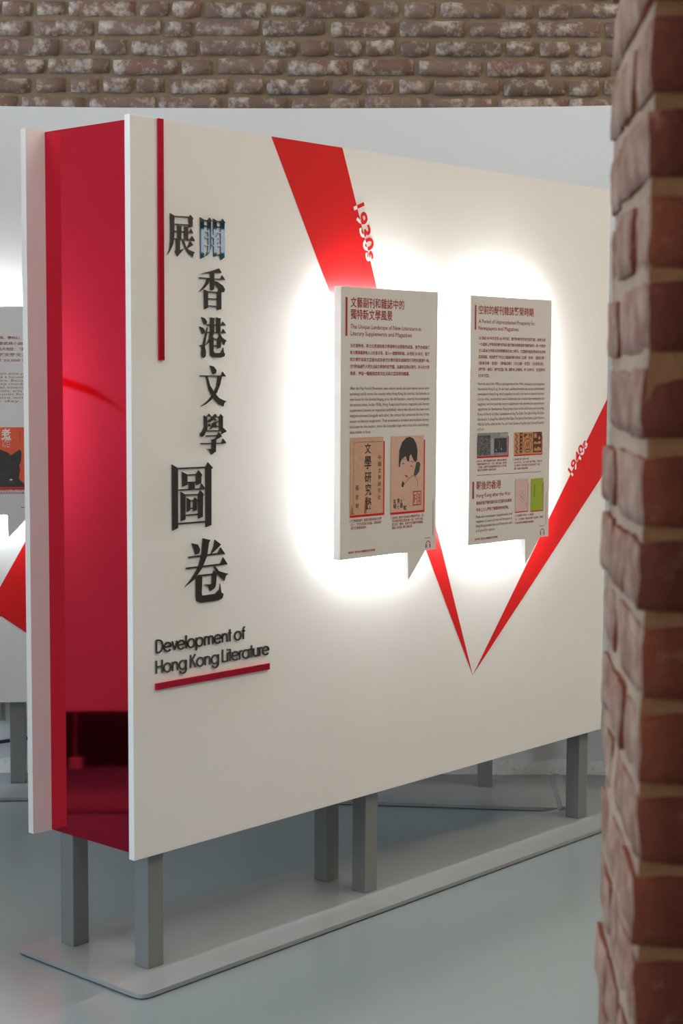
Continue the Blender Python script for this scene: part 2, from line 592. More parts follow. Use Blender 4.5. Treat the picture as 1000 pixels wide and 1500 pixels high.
# ------------------------------------------------------------------ brick pillar in the foreground
PX, PY, PW, PD, PITCHZ = 0.252, 1.38, 0.235, 0.345, 0.073
pil = empty('brick_pillar', (PX, PY, 0), R(-4.0))
pil['kind'] = 'structure'
pil['label'] = 'rough red brick pillar with thick brown mortar joints'
NC = int(ZC / PITCHZ)
bm = bmesh.new()
ring = []
for i in range(NC * 4 + 1):
    z = min(i * PITCHZ / 4 , ZC) if i < NC * 4 else ZC
    row = []
    for (x, y) in [(0, 0), (PW / 2, 0), (PW, 0), (PW, PD / 2), (PW, PD), (PW / 2, PD), (0, PD), (0, 2 * PD / 3), (0, PD / 3)]:
        nv = mnoise.noise_vector(Vector((x * 11 + 4, y * 11, z * 17)))
        cx = 1 if x == 0 else (-1 if x == PW else 0)
        cy = 1 if y == 0 else (-1 if y == PD else 0)
        row.append(bm.verts.new((x + cx * 0.005 + nv.x * .005, y + cy * 0.006 + nv.y * .005, z)))
    ring.append(row)
for a, b in zip(ring, ring[1:]):
    for j in range(9):
        bm.faces.new((a[j], a[(j + 1) % 9], b[(j + 1) % 9], b[j]))
bm.faces.new(ring[-1])
bm.faces.new(ring[0][::-1])
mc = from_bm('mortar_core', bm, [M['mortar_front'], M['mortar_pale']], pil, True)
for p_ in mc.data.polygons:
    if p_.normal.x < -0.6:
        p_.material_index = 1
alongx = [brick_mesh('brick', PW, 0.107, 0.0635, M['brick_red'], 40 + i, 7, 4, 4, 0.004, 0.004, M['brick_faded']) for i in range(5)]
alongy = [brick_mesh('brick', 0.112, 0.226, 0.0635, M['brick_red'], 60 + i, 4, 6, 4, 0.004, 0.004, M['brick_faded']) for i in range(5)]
rb = random.Random(5)
def pbrick(me, x, y, z):
    o = bpy.data.objects.new('brick', me)
    COL.objects.link(o)
    o.parent = pil
    o.location = (x + rb.uniform(-.003, .003), y + rb.uniform(-.003, .003), z + rb.uniform(-.002, .002))
    o.rotation_euler = (rb.uniform(-.006, .006), rb.uniform(-.008, .008), rb.uniform(-.008, .008))
    o.scale = (1, 1, rb.uniform(.94, 1.03))
zoff = (1.586 % PITCHZ)
for k in range(-1, NC):
    z = zoff + (k + 0.5) * PITCHZ
    if z < 0.02 or z > ZC - 0.03:
        continue
    if k % 2:
        for j in range(3):
            pbrick(rb.choice(alongx), PW / 2, 0.0535 + j * 0.119, z)
    else:
        pbrick(rb.choice(alongy), 0.056, 0.113, z)
        pbrick(rb.choice(alongy), PW - 0.056, 0.113, z)
        pbrick(rb.choice(alongx), PW / 2, PD - 0.0535, z)

# ------------------------------------------------------------------ wedge shaped display stand
GX, GY, GR = -0.448, 4.003, R(48)
stand = empty('display_stand', (GX, GY, 0), GR)
tag(stand, 'white book-shaped display stand with black Chinese title, red graphics and a red mirror end', 'display stand')
U0, U1, ZB0, ZB1, TH = -0.085, 1.992, 0.311, 2.117, 0.020
SL = -0.117        # the back board closes in towards the far end
def vin(u_):       # inner face of the back board
    return 0.375 + SL * (u_ + 0.105)
# base plate with rounded corners
def rounded(poly, rad, n=6):
    out = []
    N = len(poly)
    for i in range(N):
        p0, p1, p2 = Vector(poly[i - 1]), Vector(poly[i]), Vector(poly[(i + 1) % N])
        r_ = rad[i]
        if not r_:
            out.append(tuple(p1))
            continue
        a = p1 + (p0 - p1).normalized() * r_
        b = p1 + (p2 - p1).normalized() * r_
        for k in range(n + 1):
            t = k / n
            out.append(tuple(a * (1 - t) ** 2 + p1 * 2 * t * (1 - t) + b * t * t))
    return out
def plate(name, poly, z0, z1, material, parent, bev=0.002):
    bm = bmesh.new()
    a = [bm.verts.new((x, y, z1)) for x, y in poly]
    b = [bm.verts.new((x, y, z0)) for x, y in poly]
    f = bm.faces.new(a)
    bm.faces.new(b[::-1])
    for i in range(len(poly)):
        j = (i + 1) % len(poly)
        bm.faces.new((a[i], b[i], b[j], a[j]))
    if bev:
        bmesh.ops.bevel(bm, geom=[e for e in f.edges], offset=bev, segments=1, affect='EDGES')
    return from_bm(name, bm, material, parent)
pp = rounded([(-0.150, -0.100), (2.12, -0.100), (2.12, 0.10), (1.74, 0.203), (1.17, 0.285), (0.23, 0.375), (-0.150, 0.388)], [0.035, 0.03, 0.03, 0, 0, 0, 0.02])
plate('base_plate', pp, 0.004, 0.015, M['plate'], stand, 0.001)
for u_, v_ in ((-.1, -.06), (-.1, .33), (.9, -.06), (.9, .25), (2.05, -.06), (2.05, .06)):
    box('foot_pad', u_ - .02, u_ + .02, v_ - .02, v_ + .02, 0, .004, M['black'], stand)
def post(x, y, s, z0, z1, parent, name='post', rz=0.0):
    o = box(name, -s / 2, s / 2, -s / 2, s / 2, z0, z1, M['steel'], parent, 0.003)
    o.location = (x, y, 0)
    o.rotation_euler = (0, 0, rz)
    return o
for u_ in (0.003, 0.829, 1.918):
    post(u_, TH + 0.027, 0.052, 0.015, 1.9, stand)
for u_, v_ in ((-0.022, 0.312), (0.832, 0.200)):
    post(u_, v_, 0.052, 0.015, 1.9, stand)
# boards
fb = box('front_board', U0, U1, 0, TH, ZB0, ZB1, M['board'], stand, 0.0015)
bb = mesh('back_board', [(-0.105, vin(-.105), ZB0), (1.985, vin(1.985), ZB0), (1.985, vin(1.985) + .02, ZB0), (-0.105, vin(-.105) + .02, ZB0),
                         (-0.105, vin(-.105), ZB1), (1.985, vin(1.985), ZB1), (1.985, vin(1.985) + .02, ZB1), (-0.105, vin(-.105) + .02, ZB1)],
          [(0, 3, 2, 1), (4, 5, 6, 7), (0, 1, 5, 4), (1, 2, 6, 5), (2, 3, 7, 6), (3, 0, 4, 7)], M['board'], stand)
em = box('end_panel', -0.050, -0.044, TH, vin(-.05), ZB0 + .002, ZB1 - .004, M['red_mirror'], stand)
em['label'] = 'red mirrored acrylic end panel'
boxes('inner_cover', [(-0.044, 1.95, TH, 0.13, ZB1 - .03, ZB1 - .01)], M['board'], stand)
# red graphic: two tapering arms that meet in a point
YP = -0.0006
flat('red_graphic', [[(0.392, ZB1 - .0005), (1.271, 0.592), (0.666, ZB1 - .0005)], [(1.271, 0.592), (1.9915, 1.190), (1.9915, 1.430)]], YP, M['red'], fb)

def year(name, s, origin, direction, length, height, edge_p, edge_d, red_side):
    """year number printed across the edge of a red arm: red where it lies on white, white where it lies on red"""
    V, Fc = text_vf(s, 0.022, 3)
    xa, xb = min(q[0] for q in V), max(q[0] for q in V)
    lo, hi = cap_height('9')
    dx, dz = direction
    sc_, sh = length / (xb - xa), height / (hi - lo)
    V = [(origin[0] + dx * (q[0] - xa) * sc_ - dz * (q[1] - lo) * sh, YP - .0006, origin[1] + dz * (q[0] - xa) * sc_ + dx * (q[1] - lo) * sh) for q in V]
    for material, keep in ((M['red'], -1), (M['white_print'], 1)):
        bm = bmesh.new()
        vs = [bm.verts.new(q) for q in V]
        for f in Fc:
            try:
                bm.faces.new([vs[i] for i in f])
            except ValueError:
                pass
        n_ = Vector((-edge_d[1], 0, edge_d[0])) * red_side * keep
        bmesh.ops.bisect_plane(bm, geom=bm.verts[:] + bm.edges[:] + bm.faces[:], dist=1e-6, plane_co=(edge_p[0], 0, edge_p[1]), plane_no=n_, clear_inner=True)
        me = bpy.data.meshes.new(name)
        bm.to_mesh(me)
        bm.free()
        me.materials.append(material)
        o = bpy.data.objects.new(name, me)
        COL.objects.link(o)
        o.parent = fb
d1 = Vector((1.271 - .666, .592 - 2.117)).normalized()
year('year_number', '1930s', (0.714 - .002, 1.962), (d1.x, d1.y), 0.158, 0.044, (0.666, 2.117), (d1.x, d1.y), -1)
d2 = Vector((1.9915 - 1.271, 1.430 - .592)).normalized()
year('year_number', '1940s', (1.792, 1.178), (d2.x, d2.y), 0.135, 0.036, (1.271, .592), (d2.x, d2.y), -1)

# outlines of 展 開 香 港 文 學 圖 卷 on the board, in tenths of a millimetre
GLYPHS = [
    [[(393, 18939), (532, 18888), (530, 18421), (492, 18201), (393, 18032), (299, 17922), (368, 18067), (394, 18267), (401, 18593)], [(520, 18886), (1028, 18901), (1028, 18873), (520, 18859)], [(1003, 18885), (1066, 18947), (1166, 18857), (1136, 18846), (1135, 18663), (1015, 18636)], [(531, 18697), (1015, 18712), (1015, 18684), (531, 18670)], [(630, 18660), (761, 18651), (759, 18327), (628, 18328)], [(860, 18653), (985, 18649), (984, 18338), (859, 18333)], [(530, 18525), (1039, 18534), (1039, 18507), (530, 18498)], [(1009, 18504), (1085, 18608), (1152, 18504)], [(505, 18342), (1114, 18342), (1114, 18314), (505, 18315)], [(1026, 18322), (1114, 18432), (1215, 18323)], [(586, 18316), (714, 18315), (713, 18069), (850, 18110), (626, 17910), (552, 18033), (585, 18053)], [(801, 18302), (851, 18297), (913, 18154), (1012, 18087), (1214, 18040), (1168, 18014), (1137, 17920), (987, 18012), (875, 18134)], [(950, 18157), (988, 18196), (1051, 18306), (1151, 18215), (950, 18120)]],
    [[(1389, 18910), (1521, 18865), (1518, 17942), (1403, 17898)], [(1521, 18859), (1662, 18864), (1661, 18838), (1521, 18833)], [(1520, 18725), (1653, 18727), (1653, 18701), (1520, 18699)], [(1520, 18592), (1653, 18592), (1653, 18566), (1520, 18566)], [(1644, 18855), (1705, 18924), (1790, 18847), (1756, 18826), (1756, 18530), (1648, 18514)], [(1834, 18912), (1958, 18865), (1957, 18562), (1841, 18517)], [(1958, 18867), (2101, 18870), (2101, 18844), (1958, 18841)], [(1957, 18729), (2100, 18730), (2100, 18704), (1957, 18703)], [(1957, 18594), (2092, 18590), (2092, 18564), (1957, 18568)], [(2088, 18850), (2153, 18930), (2249, 18843), (2218, 18822), (2216, 17972), (2099, 17900), (2073, 17982), (1995, 18038), (2091, 18049)], [(1550, 18447), (1944, 18454), (1944, 18426), (1550, 18419)], [(1905, 18430), (1970, 18520), (2055, 18425)], [(1661, 18524), (1756, 18539), (1755, 18206), (1698, 18054), (1556, 17953), (1641, 18106), (1660, 18237)], [(1848, 18434), (1957, 18441), (1950, 17994), (1847, 17970)], [(1532, 18251), (1982, 18260), (1982, 18234), (1532, 18225)], [(1943, 18239), (2008, 18333), (2099, 18245)]],
    [[(1402, 17529), (1722, 17600), (2033, 17691), (2124, 17583), (1748, 17559)], [(1356, 17439), (2137, 17431), (2137, 17403), (1356, 17411)], [(2071, 17416), (2142, 17522), (2247, 17411)], [(1735, 17564), (1864, 17570), (1863, 17169), (1798, 17129), (1734, 17145)], [(1619, 17410), (1747, 17416), (1644, 17271), (1515, 17164), (1337, 17069), (1464, 17189), (1554, 17286)], [(1850, 17374), (1980, 17352), (2163, 17266), (2228, 17185), (2209, 17109), (2123, 17096), (2006, 17194), (1902, 17283)], [(1515, 17145), (1649, 17104), (1647, 16695), (1527, 16654)], [(1643, 17103), (1980, 17102), (1979, 17074), (1643, 17075)], [(1967, 17089), (2019, 17157), (2123, 17096), (2105, 17067), (2104, 16673), (1965, 16649)], [(1643, 16932), (1974, 16935), (1974, 16907), (1643, 16904)], [(1642, 16755), (1974, 16754), (1973, 16726), (1642, 16727)]],
    [[(1419, 16461), (1539, 16433), (1615, 16352), (1595, 16291), (1533, 16271), (1487, 16339)], [(1354, 16224), (1487, 16190), (1543, 16117), (1525, 16061), (1448, 16040), (1410, 16123)], [(1620, 16212), (1636, 16203), (1536, 15734), (1575, 15604), (1566, 15492), (1510, 15445), (1433, 15457), (1413, 15565), (1439, 15714), (1362, 15759), (1472, 15774), (1511, 15920)], [(1724, 16457), (1887, 16443), (1861, 16415), (1860, 16059), (1723, 16065)], [(1931, 16464), (2103, 16440), (2077, 16411), (2076, 16101), (1938, 16070)], [(1610, 16281), (2161, 16286), (2161, 16259), (1610, 16255)], [(2095, 16262), (2166, 16367), (2266, 16272)], [(1563, 16097), (2160, 16097), (2160, 16071), (1563, 16071)], [(2103, 16073), (2174, 16179), (2271, 16077)], [(1723, 16074), (1860, 16068), (1743, 15888), (1549, 15744), (1666, 15886)], [(2003, 16071), (2055, 16072), (2134, 15961), (2291, 15883), (2239, 15859), (2207, 15774), (2107, 15876)], [(1704, 15962), (1834, 15974), (1833, 15608), (1885, 15571), (2081, 15578), (2159, 15669), (2173, 15717), (2191, 15594), (2233, 15547), (2206, 15490), (2080, 15461), (1820, 15461), (1721, 15513)], [(1821, 15936), (1977, 15932), (1977, 15905), (1821, 15910)], [(1964, 15929), (2029, 15987), (2087, 15932), (2086, 15715), (1971, 15685)], [(1826, 15767), (1976, 15762), (1976, 15736), (1825, 15741)]],
    [[(1710, 15259), (1845, 15232), (1936, 15139), (1923, 15063), (1813, 15035), (1767, 15138)], [(1367, 15011), (2158, 15006), (2158, 14979), (1367, 14984)], [(2079, 14985), (2153, 15106), (2269, 14985)], [(1988, 15003), (2127, 15004), (2066, 14780), (1947, 14573), (1765, 14404), (1558, 14284), (1378, 14229), (1609, 14358), (1791, 14517), (1935, 14743)], [(1580, 14996), (1624, 14996), (1714, 14762), (1869, 14573), (2026, 14440), (2289, 14347), (2215, 14325), (2178, 14230), (2025, 14279), (1817, 14442), (1662, 14668)]],
    [[(1503, 14007), (1616, 13969), (1614, 13621), (1507, 13613)], [(2026, 13962), (2087, 14034), (2178, 13960), (2157, 13945), (2156, 13610), (2032, 13612)], [(1607, 13980), (1675, 14055), (1756, 13982)], [(1621, 13849), (1711, 13913), (1801, 13977), (1891, 14041), (1951, 14001), (1816, 13889), (1681, 13831)], [(1741, 13982), (1861, 13932), (1951, 13887), (1906, 13866), (1786, 13923)], [(1704, 13657), (1776, 13749), (1860, 13839), (1957, 13822), (1815, 13704)], [(1764, 13814), (1920, 13794), (1956, 13717), (1890, 13692), (1815, 13748)], [(1621, 13838), (1681, 13913), (1741, 13843)], [(1627, 13730), (1687, 13805), (1746, 13727)], [(1921, 13975), (2042, 13977), (2041, 13956), (1921, 13953)], [(1921, 13855), (2041, 13857), (2041, 13835), (1921, 13833)], [(1920, 13735), (2041, 13739), (2041, 13717), (1920, 13713)], [(1546, 13636), (2186, 13627), (2186, 13600), (1546, 13610)], [(1502, 13711), (1576, 13622), (1516, 13515), (1442, 13474), (1377, 13497), (1368, 13562), (1442, 13614)], [(2086, 13513), (2156, 13610), (2156, 13691), (2290, 13592), (2177, 13554)], [(1575, 13505), (1995, 13510), (1995, 13484), (1575, 13479)], [(1814, 13384), (1920, 13440), (2010, 13580), (2116, 13468), (1935, 13396)], [(1769, 13400), (1920, 13412), (1904, 13091), (1753, 13019), (1709, 13130), (1619, 13165), (1763, 13167)], [(1388, 13321), (2192, 13310), (2192, 13284), (1388, 13295)], [(2101, 13291), (2162, 13412), (2277, 13293)]],
    [[(421, 12817), (621, 12724), (614, 11233), (426, 11181)], [(615, 12728), (1573, 12724), (1573, 12687), (615, 12691)], [(1549, 12710), (1633, 12831), (1812, 12678), (1752, 12659), (1748, 11235), (1553, 11193)], [(608, 11359), (1560, 11353), (1560, 11316), (608, 11322)], [(759, 12622), (933, 12551), (932, 12292), (763, 12253)], [(924, 12552), (1246, 12554), (1246, 12522), (924, 12520)], [(1226, 12539), (1312, 12643), (1447, 12508), (1409, 12498), (1402, 12314), (1231, 12268)], [(923, 12367), (1237, 12366), (1237, 12333), (923, 12335)], [(982, 12355), (1178, 12350), (1177, 12162), (981, 12160)], [(647, 12193), (1482, 12185), (1482, 12152), (647, 12160)], [(1348, 12164), (1414, 12303), (1556, 12154)], [(713, 12130), (864, 12048), (861, 11433), (716, 11398)], [(858, 12058), (1318, 12047), (1318, 12015), (858, 12025)], [(1295, 12032), (1372, 12137), (1502, 12015), (1461, 12002), (1450, 11462), (1301, 11427)], [(856, 11553), (1311, 11552), (1311, 11519), (856, 11520)], [(916, 11969), (1030, 11909), (1023, 11661), (920, 11613)], [(1024, 11903), (1141, 11903), (1141, 11873), (1024, 11873)], [(1126, 11893), (1185, 11966), (1282, 11885), (1253, 11869), (1246, 11648), (1131, 11616)], [(1017, 11715), (1140, 11717), (1140, 11687), (1017, 11685)]],
    [[(1074, 10822), (1283, 10770), (1359, 10640), (1325, 10543), (1199, 10528), (1136, 10688)], [(1453, 10919), (1720, 10857), (1665, 10804), (1600, 10466), (1429, 10168), (1154, 9896), (841, 9739), (1050, 9921), (1281, 10180), (1409, 10512)], [(1728, 10493), (1836, 10698), (1870, 10852), (2086, 10717), (1943, 10612)], [(969, 10495), (2094, 10507), (2094, 10466), (968, 10455)], [(1955, 10485), (2072, 10643), (2233, 10457)], [(884, 10224), (2180, 10226), (2180, 10185), (884, 10184)], [(2041, 10198), (2159, 10381), (2319, 10188)], [(1826, 10172), (1877, 10177), (2006, 10040), (2345, 9938), (2258, 9902), (2201, 9771), (1963, 9950)], [(1209, 9938), (1323, 10006), (1428, 9950), (1406, 9499), (1448, 9464), (1875, 9469), (2027, 9565), (2049, 9712), (2092, 9480), (2170, 9441), (2135, 9334), (1961, 9288), (1363, 9285), (1236, 9344), (1207, 9471)], [(1386, 9998), (1825, 9998), (1825, 9957), (1386, 9958)], [(1769, 9967), (1834, 10071), (1928, 9968), (1897, 9688), (1854, 9613), (1704, 9555), (1640, 9680), (1500, 9740), (1756, 9726)]],
]
# mirror acrylic title: eight characters, English lines and two red bars
for g in GLYPHS:
    o = prism('title_character', [[(x / 1e4, z / 1e4) for x, z in P] for P in g], -0.003, 0.0, M['dark_mirror'], fb, 0.00004)
# thin geometric round lettering, drawn as stroke centre lines (capital height 1)
def arc(cx, cz, r_, a0, a1, n=14, rx=None):
    return [(cx + (rx or r_) * math.cos(R(a0 + (a1 - a0) * k / n)), cz + r_ * math.sin(R(a0 + (a1 - a0) * k / n))) for k in range(n + 1)]
XH, CR = 0.70, 0.33          # x height and bowl radius along the stroke
LETTERS = {
    'D': ([[(.06, .04), (.06, .96)], [(.06, .96), (.26, .96)] + arc(.26, .5, .46, 90, -90, 14, .40) + [(.06, .04)]], .74),
    'H': ([[(.06, 0), (.06, 1)], [(.60, 0), (.60, 1)], [(.06, .52), (.60, .52)]], .72),
    'K': ([[(.06, 0), (.06, 1)], [(.08, .48), (.52, 1)], [(.20, .60), (.56, 0)]], .62),
    'L': ([[(.06, 1), (.06, .045), (.44, .045)]], .50),
    'e': ([[(.05, .36), (.70, .36)] + arc(.375, .345, CR, 2, 318, 20)[0:]], .79),
    'o': ([arc(.375, .345, CR, 0, 360, 22)], .81),
    'a': ([arc(.375, .345, CR, 0, 360, 22), [(.705, 0), (.705, XH)]], .82),
    'g': ([arc(.375, .345, CR, 0, 360, 22), [(.705, XH), (.705, .05)] + arc(.39, .02, .315, 0, -150, 12)], .82),
    'p': ([arc(.385, .345, CR, 0, 360, 22), [(.055, XH), (.055, -.28)]], .84),
    'v': ([[(.02, XH), (.25, .03), (.48, XH)]], .50),
    'l': ([[(.06, 0), (.06, 1)]], .17),
    'i': ([[(.06, 0), (.06, XH)], [(.06, .86), (.06, .98)]], .17),
    'm': ([[(.06, 0), (.06, XH)], arc(.26, .455, .20, 180, 0, 10) + [(.46, 0)], arc(.66, .455, .20, 180, 0, 10) + [(.86, 0)]], .98),
    'n': ([[(.06, 0), (.06, XH)], arc(.29, .425, .23, 180, 0, 12) + [(.52, 0)]], .65),
    'u': ([[(.06, XH), (.06, .27)] + arc(.29, .27, .23, 180, 360, 12) + [(.52, XH)], [(.52, 0), (.52, XH)]], .65),
    'r': ([[(.06, 0), (.06, XH)], arc(.26, .455, .20, 180, 80, 8)], .31),
    't': ([[(.15, 0), (.15, .96)], [(.0, .655), (.30, .655)]], .31),
    'f': ([[(.14, 0), (.14, .80)] + arc(.30, .80, .16, 180, 95, 6), [(.0, .655), (.29, .655)]], .31),
    ' ': ([], .27),
}
def title_line(s, x, z, w, h):
    total = sum(LETTERS[c][1] for c in s) - .06
    sx, pen, k = w / total, 0.0, 0
    for c in s:
        strokes, adv = LETTERS[c]
        if strokes:
            polys = []
            for st in strokes:
                P = [(x + (pen + a_) * sx, z + b_ * h) for a_, b_ in st]
                polys += line_poly(P, .0036)
            prism('title_letter', polys, -0.004, 0.0, M['dark_mirror'], fb, 0.00002)
        pen += adv
title_line('Development of', -0.014, 0.8185, 0.306, 0.033)
title_line('Hong Kong Literature', -0.014, 0.767, 0.397, 0.033)
o = box('accent_bar', 0.0005, 0.0165, -0.006, 0, 1.537, ZB1 - .001, M['red_mirror'], fb)
o['label'] = 'red mirrored accent bar'
o = box('accent_bar', -0.015, 0.383, -0.006, 0, 0.727, 0.7435, M['red_mirror'], fb)
o['label'] = 'red mirrored accent bar'

# ------------------------------------------------------------------ lit speech bubble panels
PWD, PHT, GAP, PT = 0.413, 0.738, 0.030, 0.025
BUBBLE = [(0, 0), (0.287, 0), (0.291, -0.080), (0.368, 0), (PWD, 0), (PWD, PHT), (0, PHT)]
def bubble(loc, rz, label, face='panel'):
    t = empty('info_panel', loc, rz)
    tag(t, label, 'info panel', 'lit speech bubble info panels')
    prism('panel_board', [BUBBLE], -GAP - PT, -GAP, (M[face], M['panel_side']), t)
    i = 0.022
    L = [(i, PWD - i, -GAP, -GAP + .008, i, i + .006), (i, PWD - i, -GAP, -GAP + .008, PHT - i - .006, PHT - i),
         (i, i + .006, -GAP, -GAP + .008, i, PHT - i), (PWD - i - .006, PWD - i, -GAP, -GAP + .008, i, PHT - i)]
    for b in L:
        box('led_strip', *b, M['led'], t)
    for x in (.06, PWD - .06):
        for z in (.09, PHT - .09):
            boxes('standoff', [(x - .008, x + .008, -GAP, 0.0, z - .008, z + .008)], M['steel'], t)
    return t
YF = -GAP - PT - 0.0006
YG = YF - 0.0005
YH = YG - 0.0005
YI = YH - 0.0005
def headphones(t, x, z):
    arc = [(x + .0125 + .0095 * math.cos(a), z + .011 + .0085 * math.sin(a)) for a in [math.pi * k / 10 for k in range(11)]]
    flat('headphone_icon', line_poly(arc, .0026) + [rect(x + .001, x + .006, z, z + .011), rect(x + .019, x + .024, z, z + .011)], YF, M['ink_red'], t)
    flat('icon_rule', [rect(x - .004, x + .024, z + .028, z + .0295)], YF, M['ink_red'], t)
def picture(t, x0, x1, z0, z1, paper_, sh=.006, name='picture'):
    flat('picture_shadow', [rect(x0 + (.001 if sh < .004 else 0), x1 + sh, z0 - sh, z1 - .012)], YF, M['red'], t)
    return flat(name, [rect(x0, x1, z0, z1)], YG, M[paper_], t)

def lines_between(strs, x, z_first, z_last, widths, h):
    n_ = len(strs)
    out = []
    for i, s in enumerate(strs):
        z = z_first + (z_last - z_first) * (i / max(n_ - 1, 1))
        w = widths[i] if isinstance(widths, (list, tuple)) else widths
        out.append((s, x, z - h / 2, w, h))
    return out

def world_of(u_, v_, z):
    c, s = math.cos(GR), math.sin(GR)
    return (GX + c * u_ - s * v_, GY + s * u_ + c * v_, z)

# ---- panel beside the 1930s arm
A = bubble(world_of(0.603, 0, 1.003), GR, 'lit speech bubble panel with two old magazine covers, on the display stand')
flat('heading_bar', [rect(.0175, .0255, .606, .7095)], YF, M['ink_red'], A)
text_block('heading', [('文藝副刊和雜誌中的', .038, .683, .225, .026), ('獨特新文學風景', .038, .651, .174, .026)], YF, M['ink_red'], A, 0.008, 3)
text_block('english_heading', [('The Unique Landscape of New Literature in', .038, .626, .299, .0115), ('Literary Supplements and Magazines', .038, .6075, .259, .0115)], YF, M['ink_red'], A)
text_block('body_text', lines_between(['五四運動後，新文化思潮和新文學運動在全國蔚然成風，香港亦成為了', '新文學隨着南來人士的象牙塔，進入一個黎明時期。20 世紀 30 年代，香港',
    '的文學雜誌與文藝副刊成為香港文學作家交流與同行發展的重要陣地，', '它們作為連繫大眾生活與文學想像的載體，為讀者呈現出現代、多元的文學', '風景，更似一幅幅描繪都市生活與文藝理想的圖畫。'],
    .037, .580, .505, [.340, .340, .340, .340, .252], .0098), YF, M['ink_body'], A, 0.012)
text_block('body_text', lines_between(['After the May Fourth Movement, new culture trends and new literary waves were', 'spreading rapidly across the country when Hong Kong, by contrast, had become an',
    'open haven for the talented longing on to the old literature, entering into nostalgically', 'the ancient times. In the 1930s, Hong Kong-based literary magazines and literary',
    'supplements became an important battlefield, where the old and the new were', 'mingled and moved alongside each other, the content that connected the lives of the',
    'masses to literary imagination. They presented a complex and multiple literary', 'landscape for the readers, more like beautiful maps with urban lives and literary', 'ideas hidden in them.'],
    .0365, .465, .346, [.341] * 8 + [.088], .0082), YF, M['ink_english'], A)
p_ = picture(A, .038, .177, .119, .331, 'paper_tan')
text_block('cover_lettering', [('文', .098, .286, .026, .027), ('學', .097, .244, .028, .034), ('研', .098, .207, .028, .027), ('究', .101, .171, .025, .030), ('錄', .101, .130, .026, .033)], YH, M['ink_black'], p_, 0.015, 3)
text_block('cover_lettering', [(c, .154, .268 - i * .0185, .013, .012) for i, c in enumerate('中國文學研究社')], YH, M['ink_black'], p_)
text_block('cover_lettering', [(c, .060, .186 - i * .025, .014, .014) for i, c in enumerate('張友琴')], YH, M['ink_black'], p_)
flat('cover_rule', [rect(.052, .053, .135, .318), rect(.052, .172, .3175, .3185)], YH, M['ink_brown'], p_)
flats('cover_smudge', [[(.040, .121), (.046, .150), (.052, .128), (.058, .121)], [(.096, .121), (.100, .165), (.112, .168), (.106, .121)]], YH, mat('ink_smudge', (.33, .15, .10), .7), p_)
p_ = picture(A, .209, .354, .117, .3305, 'paper_pink')
MM = lambda L: [(x / 1e4, z / 1e4) for x, z in L]
flat('portrait_hair', [MM([(2436, 2634), (2448, 2902), (2564, 3129), (2743, 3249), (2908, 3278), (3075, 3222), (3199, 3073), (3256, 2877), (3235, 2606), (3160, 2551), (3083, 2612), (2959, 2790), (2900, 2734), (2886, 2580), (2796, 2602), (2734, 2739), (2570, 2668), (2496, 2555), (2483, 2431), (2438, 2442)]),
      MM([(2601, 2051), (2674, 1980), (2633, 1857), (2549, 1890)])], YH, M['ink_black'], p_)
flat('portrait_flower', [MM([(3206, 2549), (3328, 2560), (3384, 2484), (3332, 2272), (3180, 2158), (3088, 2194), (3147, 2377)])], YH, M['ink_green'], p_)
flats('portrait_line', [MM(q) for q in ([(2542, 2505), (2616, 2555), (2737, 2498), (2631, 2528)], [(2918, 2430), (2979, 2464), (3092, 2408), (2994, 2436)], [(2525, 2650), (2629, 2681), (2750, 2639), (2630, 2663)], [(2917, 2569), (3007, 2591), (3114, 2548), (3008, 2568)])], YH, M['ink_black'], p_)
flat('portrait_outline', line_poly(MM([(2668, 1932), (2780, 2030), (2877, 2106), (3058, 2176), (3180, 2142), (3258, 2022), (3281, 1884)]), .0012), YH, M['ink_black'], p_)
flat('portrait_lips', [MM([(2689, 2198), (2770, 2208), (2852, 2146), (2780, 2130)])], YH, M['ink_lips'], p_)
sl = .0030
flat('seal_mark', [rect(.307, .343, .170, .170 + sl), rect(.307, .343, .132, .132 + sl), rect(.307, .307 + sl, .132, .173), rect(.340, .343, .132, .173), rect(.3235, .3265, .132, .173),
     rect(.312, .321, .160, .163), rect(.312, .321, .150, .153), rect(.312, .315, .140, .163), rect(.330, .338, .162, .165), rect(.330, .338, .152, .155), rect(.333, .336, .138, .165), rect(.330, .338, .142, .145)], YH, mat('seal_red', (.45, .06, .04), .7), p_)
text_block('cover_lettering', [('友', .220, .142, .012, .012), ('琴', .220, .126, .014, .014), ('第', .237, .142, .011, .013), ('七', .237, .126, .009, .011), ('十', .250, .142, .010, .011), ('期', .250, .128, .011, .014), ('一', .262, .148, .012, .006), ('號', .265, .122, .013, .012)], YH, M['ink_black'], p_, 0.01)
text_block('caption', lines_between(['《文學研究錄》是香港最早期的文學', '之一，刊載文藝及文史論，有為研究', '香港文學重要資料。'], .043, .1035, .0835, [.128, .128, .066], .0075), YF, M['ink_body'], A, .012)
text_block('caption', lines_between(['《伴侶》是香港首本新文學期刊雜誌，被', '譽為香港新文藝的第一燕，刊載小說、', '散文和翻譯等，是香港文藝期刊的開端，', '圖為《伴侶》第七期封面。'], .2175, .1015, .0735, [.138, .138, .138, .090], .0072), YF, M['ink_body'], A, .012)
flats('rule', [rect(.398, .4, .040, .142), rect(.038, .039, .098, .107), rect(.2118, .2128, .097, .106)], YF, M['ink_red'], A)
headphones(A, .3655, .006)
text_block('credit_line', [('資料來源：香港中文大學圖書館 香港文學特藏', .033, .0145, .112, .0062)], YF, M['ink_red'], A, .015)

